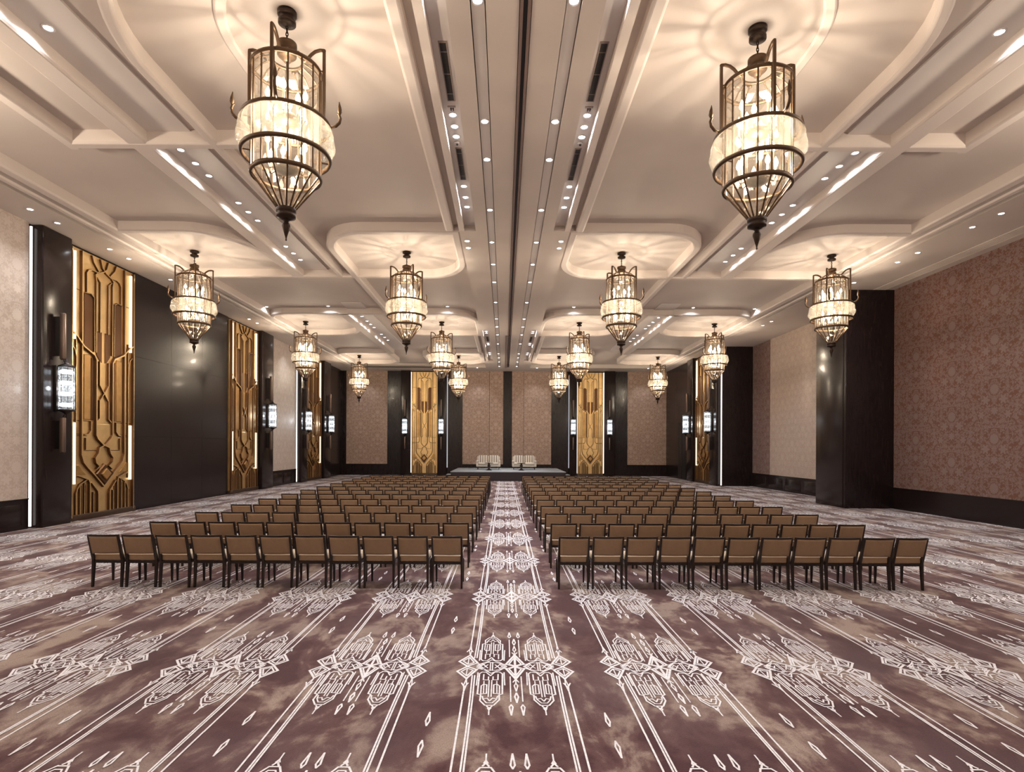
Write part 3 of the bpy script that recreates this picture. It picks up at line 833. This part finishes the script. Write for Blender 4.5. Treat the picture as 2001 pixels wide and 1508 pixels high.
for ri, y in enumerate(rows):
    for d in (-10.02, -3.36, 3.36, 10.02):
        if ri == 0 and abs(d) > 5: continue
        lb = 'bronze birdcage chandelier with crystal band, %s from the camera, %s' % (rn[ri], sides[d])
        yy = y + (.27 if ri == 0 and d > 0 else 0) + (.12 if d > 5 else 0)
        rz = {0: -PI/2 + .02, 1: -PI/2+.55, 2: -PI/2+.3, 3: .1}[ri] + (.25 if d > 0 and ri == 1 else 0)
        if ri == 0: rz = -PI/2
        loc = (CX + d + (.02 if d < 0 else .04), yy, ZU)
        if first: CH.location = loc; CH.rotation_euler.z = rz; CH['label'] = lb; first = False
        else: dup(CH, loc, rz, lb)
        point('chandelier_light', (loc[0], loc[1], ZU-1.30), 135., WARM, .15)
        point('chandelier_light', (loc[0], loc[1], ZU-1.96), 270., WARM, .08)
# chandeliers of the same grid outside the view: only their light is felt
for d in (-10.02, 10.02): point('chandelier_light', (CX+d, ky(6.48), ZU-1.6), 430., WARM, .2)
for d in (-10.02, -3.36, 3.36, 10.02): point('chandelier_light', (CX+d, -1.7, ZU-1.6), 330., WARM, .2)

# ------------------------------------------------------------------ recessed downlights and vents
def dl_proto(R=.085):
    t = thing('downlight', '', 'ceiling light', group='recessed downlights')
    mb = MB(); mb.lathe([(R, 0), (R, -.012), (R*.78, -.012), (R*.70, -.002)], M['ring'], 20, cap=False); mb.build('trim_ring', t)
    mb = MB(); mb.lathe([(R*.70, -.003), (R*.35, -.007), (.002, -.008)], M['cool'], 16, cap=False); mb.build('lens', t)
    return t
DL = dl_proto(); dlfirst = [True]
def downlight(x, y, z, label, e, size, blend=.8, direction=(0,0,-1)):
    y = ky(y)
    if dlfirst[0]: DL.location = (x, y, z); DL['label'] = label; dlfirst[0] = False
    else: dup(DL, (x, y, z), 0, label)
    spot('downlight_beam', (x, y, z-.02), e, size, blend, COOL, .05, direction)
LR = {-1: 'left', 1: 'right'}
inner = [6.05, 8.3, 9.4, 11.4, 13.2, 14.8, 16.4, 18.7, 21.1, 22.5, 24.1, 26.2, 29.0, 30.3, 31.8, 33.5]
strip = [6.03, 8.3, 8.6, 8.88, 10.57, 11.04, 11.48, 23.5, 23.85, 24.2, 26.6, 26.95, 29.3, 29.8]
chan = [6.2, 6.7, 9.45, 9.9, 10.35, 11.5, 11.95, 12.4, 14.0, 14.5, 15.0, 20.7, 21.1, 21.5, 22.3, 22.9, 23.5, 24.9, 25.6, 26.3]
peri = [11.4, 12.1, 13.7, 14.4, 16.2, 21.2, 21.9, 26.0]
for s in (-1, 1):
    for i, y in enumerate(inner):
        downlight(CX+s*.635, y, ZL+.035, 'small recessed downlight in the %s light channel by the centre track, %s from camera' % (LR[s], ORD[i]), 230., 56)
    for i, y in enumerate(strip):
        downlight(CX+s*1.21, y, ZL+.15, 'small recessed downlight in the %s vent strip, %s from camera' % (LR[s], ORD[i]), 55., 158, .35)
    for i, y in enumerate((13.05, 13.5)):
        downlight(CX+s*1.33, y, ZL, 'downlight on the %s curved end panel beside the second chandelier row, %s' % (LR[s], ('nearer', 'farther')[i]), 40., 150, 1.)
    for i, y in enumerate(chan):
        downlight(CX+s*6.92, y, ZL+.235, 'small downlight in the %s side channel between chandelier columns, %s from camera' % (LR[s], ORD[i]), 75., 150, .35)
    for i, y in enumerate(peri):
        downlight(CX+s*12.02, y, ZL, 'small downlight in the %s wall soffit, %s from camera' % (LR[s], ORD[i]), 120., 95, .8)
    for i, (d, y) in enumerate(((2.75, 20.05), (7.95, 20.05), (10.7, 20.2))):
        downlight(CX+s*d, y, ZU-.001, 'downlight lighting the %s third-row coffer edge, %s from centre' % (LR[s], ORD[i]), 50., 150, .5)
# downlights of the same runs behind the viewer, light only
for s in (-1, 1):
    for y in (-2.5, 1., 3.6): spot('downlight_beam', (CX+s*.635, y, ZL), 150., 62, .8)
    for y in (-1., 2.6, 4.4): spot('downlight_beam', (CX+s*6.86, y, ZL+.1), 75., 165, 1.)
    for y in (1.5, 4.5, 7.5): spot('downlight_beam', (CX+s*12.02, y, ZL-.02), 120., 95, .8)
# wall washers over the back wall
for x, lb in ((-10.6, 'outer left'), (-2.0, 'left of centre'), (2.4, 'right of centre'), (10.6, 'outer right')):
    downlight(x, 33.95, ZL, 'downlight close to the back wall washing its %s wallpaper panel' % lb, 170., 70, .7, (0, .55, -1))

def vent(label, x, ya, yb, w, z, mats=('dark', 'grille', 'grille_edge')):
    ya, yb = ky(ya), ky(yb)
    t = thing('air_vent', label, 'air vent', (x, (ya+yb)/2, z), 0, 'linear air vents')
    L = yb-ya
    mb = MB(); mb.box((-w/2, -L/2, -.004), (w/2, L/2, .0), M[mats[0]]); mb.build('backing', t)
    mb = MB()
    for k in range(7):
        q = -w/2 + w*(k+.5)/7; mb.box((q-.004, -L/2, -.014), (q+.004, L/2, -.004), M[mats[1]])
    for q in (-L/2, -L*.36, 0., L*.36, L/2-.01): mb.box((-w/2, q, -.015), (w/2, q+.012, -.004), M[mats[2]])
    mb.build('slats', t)
    mb = MB()
    for a, b in (((-w/2-.015, -L/2-.015), (-w/2, L/2+.015)), ((w/2, -L/2-.015), (w/2+.015, L/2+.015)), ((-w/2, -L/2-.015), (w/2, -L/2)), ((-w/2, L/2), (w/2, L/2+.015))):
        mb.box((a[0], a[1], -.012), (b[0], b[1], 0.), M[mats[2]])
    mb.build('frame', t)
for s in (-1, 1):
    vent('dark slatted air vent in the %s ceiling strip, nearest the camera' % LR[s], CX+s*1.20, 6.80, 7.95, .10, ZL+.15)
    vent('dark slatted air vent in the %s ceiling strip before the second chandelier row' % LR[s], CX+s*1.20, 9.22, 10.30, .10, ZL+.15)
    vent('small dark air vent in the far %s ceiling strip toward the stage' % LR[s], CX+s*1.20, 25.0, 26.1, .10, ZL+.15)
vent('long pale linear air vent in the right soffit by the near wallpaper', 13.75, 9.0, 18.2, .42, ZL, ('grille_edge', 'paint', 'paint'))
for s in (-1, 1):
    t = thing('smoke_detector', 'small white round detector in the %s ceiling strip after the downlight trio' % LR[s], 'detector', (CX+s*1.21, ky(9.06), ZL+.15), 0, 'ceiling detectors')
    mb = MB(); mb.lathe([(.06, 0), (.06, -.02), (.045, -.03)], M['ring'], 18); mb.build('base', t)
    mb = MB(); mb.lathe([(.025, -.03), (.02, -.05), (.001, -.055)], M['dark'], 12); mb.build('sensor', t)
    t = thing('ceiling_speaker', 'small dark two-slot fitting in the %s ceiling strip before the downlight trio' % LR[s], 'ceiling fitting', (CX+s*1.21, ky(8.1), ZL+.15), 0, 'ceiling fittings')
    mb = MB(); mb.box((-.07, -.02, -.012), (.07, .02, 0), M['grille_edge']); mb.build('plate', t)
    mb = MB()
    for q in (-.025, .015): mb.box((q, .04, -.02), (q+.018, .10, 0), M['dark'])
    mb.build('slot_pair', t)

# ------------------------------------------------------------------ chairs
def chair_proto():
    t = thing('banquet_chair', '', 'chair', group='rows of tan chairs facing the stage')
    W = M['chair_wood']; T = M['chair_tan']; C = M['chair_cream']
    def stile_y(z): return .03 - (z-.40)*.30 if z > .40 else .0 + .03*z/.40
    def bow(x): return -.030*(1-(x/.225)**2)
    def leg(mb, pts):
        vs = []; fs = []
        for (x, y, z, wx, wy) in pts: vs += [(x-wx, y-wy, z), (x+wx, y-wy, z), (x+wx, y+wy, z), (x-wx, y+wy, z)]
        n = len(pts)
        for i in range(n-1):
            for j in range(4): fs.append((i*4+j, i*4+(j+1)%4, (i+1)*4+(j+1)%4, (i+1)*4+j))
        fs += [(3,2,1,0), tuple((n-1)*4+j for j in range(4))]
        mb.add(vs, fs, W)
    for s in (-1, 1):
        mb = MB(); leg(mb, [(s*.224, .0, 0, .014, .017), (s*.224, .022, .30, .018, .022), (s*.224, .030, .42, .019, .026), (s*.224, stile_y(.55), .55, .017, .022), (s*.224, stile_y(.81), .81, .015, .016)]); mb.build('leg', t)
        mb = MB(); leg(mb, [(s*.216, .46, 0, .012, .012), (s*.216, .455, .38, .019, .019)]); mb.build('leg', t)
    def curved(mb, x0, x1, z0, z1, th, m, n=8, inset=0., off=0., mf=None, crown=0.):
        """panel following the bow of the back; crown lifts the middle outward"""
        zs = [z0, z0+(z1-z0)*.12, (z0+z1)/2, z1-(z1-z0)*.12, z1]
        vs = []; nz = len(zs)
        for side in (0, 1):
            for i in range(n+1):
                x = x0+(x1-x0)*i/n
                for j, z in enumerate(zs):
                    e = crown if 0 < j < nz-1 and 0 < i < n else 0.
                    vs.append((x, stile_y(z)+bow(x)+off + (th/2+e if side else -th/2-e), z))
        a = lambda sd, i, j: sd*(n+1)*nz + i*nz + j
        f0 = []; f1 = []; fe = []
        for i in range(n):
            for j in range(nz-1):
                f0.append((a(0,i,j), a(0,i+1,j), a(0,i+1,j+1), a(0,i,j+1))); f1.append((a(1,i,j), a(1,i,j+1), a(1,i+1,j+1), a(1,i+1,j)))
            for j in (0, nz-1): fe.append((a(0,i,j), a(0,i+1,j), a(1,i+1,j), a(1,i,j)))
        for i in (0, n):
            for j in range(nz-1): fe.append((a(0,i,j), a(0,i,j+1), a(1,i,j+1), a(1,i,j)))
        mb.add(vs, f0+fe, m, True); o = len(mb.v)
        mb.add(vs, f1, mf or m, True)
    mb = MB(); curved(mb, -.212, .212, .525, .797, .036, T, 10, mf=C, crown=.007); mb.build('backrest', t)
    mb = MB(); curved(mb, -.236, .236, .797, .826, .036, W, 10); mb.build('top_rail', t)
    mb = MB(); mb.box((-.218, .035, .405), (.218, .500, .512), C, .028)
    mb.box((-.205, .022, .412), (.205, .042, .500), T, .008); mb.build('seat', t)
    mb = MB(); mb.box((-.215, .012, .368), (.215, .044, .408), W); mb.box((-.215, .44, .368), (.215, .475, .408), W)
    for s in (-1, 1): mb.box((s*.205-.014, .03, .368), (s*.205+.014, .46, .408), W)
    mb.build('seat_frame', t)
    return t
CR = chair_proto(); first = True
for k in range(13):
    y = ky(7.14 + 1.232*k)
    rowname = ('nearest the camera' if k == 0 else '%s from the camera' % ORD[k]) if k < 12 else 'nearest the stage'
    for side in (-1, 1):
        for i in range(11):
            if side < 0: x = -.626 - .243 - i*.5275
            else: x = .845 + .243 + i*.5185
            seat = 'at the aisle' if i == 0 else ('at the outer end' if i == 10 else '%s from aisle' % ORD[i])
            lb = 'tan dark-framed chair %s of the aisle, row %s, %s' % (LR[side], rowname, seat)
            loc = (x + random.uniform(-.006, .006), y + random.uniform(-.012, .012), .005); rz = random.uniform(-.012, .012)
            if first: CR.location = loc; CR.rotation_euler.z = rz; CR['label'] = lb; first = False
            else: dup(CR, loc, rz, lb)

# ------------------------------------------------------------------ stage, sofas, tables
st = thing('stage', 'low dark stage with pale grey carpet top against the back wall', 'stage', (.27, ky(29.6), 0))
mb = MB(); mb.box((-3.72, 0, .565), (3.72, 6.60, .605), M['stage_top']); mb.build('top', st)
mb = MB(); mb.box((-3.70, .02, .002), (3.70, 6.60, .565), M['stage_skirt']); mb.build('skirt', st)
for s in (-1, 1):
    q = MB()
    for i, (w, h) in enumerate(((.30, .40), (.60, .20))):
        X = sorted((s*(3.72+.3*i), s*(3.72+.3*(i+1)))); q.box((X[0], .35, .002), (X[1], 1.45, h-.03), M['stage_skirt']); q.box((X[0], .35, h-.03), (X[1], 1.45, h), M['stage_top'])
    q.build('steps', st)

def sofa(label, loc):
    t = thing('loveseat', label, 'sofa', loc, 0, 'cream loveseats on the stage')
    F = M['sofa']; SQ = M['stripe']
    mb = MB(); mb.box((-.80, -.34, .20), (.80, .36, .36), F, .03); mb.build('base', t)
    for s in (-1, 1):
        X = sorted((s*.02, s*.70)); mb = MB(); mb.box((X[0], -.42, .36), (X[1], .22, .50), F, .045); mb.build('seat_cushion', t)
        mb = MB(); rot = Matrix.Rotation(-.14, 4, 'X')
        mb.box((X[0], -.02, 0), (X[1], .16, .52), SQ, .05, rot); mb.build('back_cushion', t, (0, .17, .48))
        mb = MB()
        X = sorted((s*.70, s*.85)); mb.box((X[0], -.38, .20), (X[1], .36, .56), F, .04)
        mb.tube([(s*.775, -.40, .58), (s*.775, .30, .58)], .085, F, 14); mb.build('arm', t)
    mb = MB(); mb.box((-.80, .28, .30), (.80, .42, .92), F, .04); mb.build('back', t)
    for x in (-.74, .74):
        for y in (-.30, .32):
            mb = MB(); mb.lathe([(.018, 0), (.028, .20)], M['table'], 8, (x, y)); mb.build('leg', t)
    return t
sofa('cream loveseat with striped back cushions, on the left of the stage', (-1.10, ky(32.5), .606))
sofa('cream loveseat with striped back cushions, on the right of the stage', (1.42, ky(32.5), .606))
def table(label, loc):
    t = thing('pedestal_table', label, 'side table', loc, 0, 'small dark tables on the stage')
    T = M['table']
    mb = MB(); mb.lathe([(.27, .47), (.29, .48), (.29, .51), (.27, .515)], T, 28); mb.build('table_top', t)
    mb = MB(); mb.lathe([(.13, .05), (.05, .14), (.10, .26), (.10, .36), (.05, .40), (.09, .47)], T, 20); mb.build('pedestal', t)
    mb = MB(); mb.lathe([(.20, 0), (.20, .03), (.12, .055)], T, 24); mb.build('base', t)
table('small round dark pedestal table before the left loveseat', (-1.02, ky(31.3), .606))
table('small round dark pedestal table before the right loveseat', (1.18, ky(31.3), .606))

# ------------------------------------------------------------------ camera, world, view
cd = bpy.data.cameras.new('camera'); cam = bpy.data.objects.new('camera', cd); COL.objects.link(cam)
cd.sensor_width = 36.; cd.sensor_fit = 'HORIZONTAL'; cd.lens = 36.*900*KB/2001
cd.shift_x = 15.5/2001; cd.shift_y = 119./2001
cd.clip_start = .05; cd.clip_end = 200
cam.location = (0, 0, H)
cam.rotation_euler = (Matrix.Rotation(-.0045, 4, 'Y') @ Matrix.Rotation(PI/2, 4, 'X')).to_euler()
S.camera = cam
w = bpy.data.worlds.new('world'); S.world = w; w.use_nodes = True
w.node_tree.nodes['Background'].inputs[0].default_value = (.02, .018, .016, 1); w.node_tree.nodes['Background'].inputs[1].default_value = .3
S.view_settings.view_transform = 'Standard'; S.view_settings.look = 'None'
S.view_settings.exposure = .22; S.view_settings.gamma = 1.; S.view_settings.use_curve_mapping = False
S.cycles.use_denoising = True
S.cycles.max_bounces = 10; S.cycles.diffuse_bounces = 5; S.cycles.transparent_max_bounces = 24; S.cycles.sample_clamp_indirect = 4.
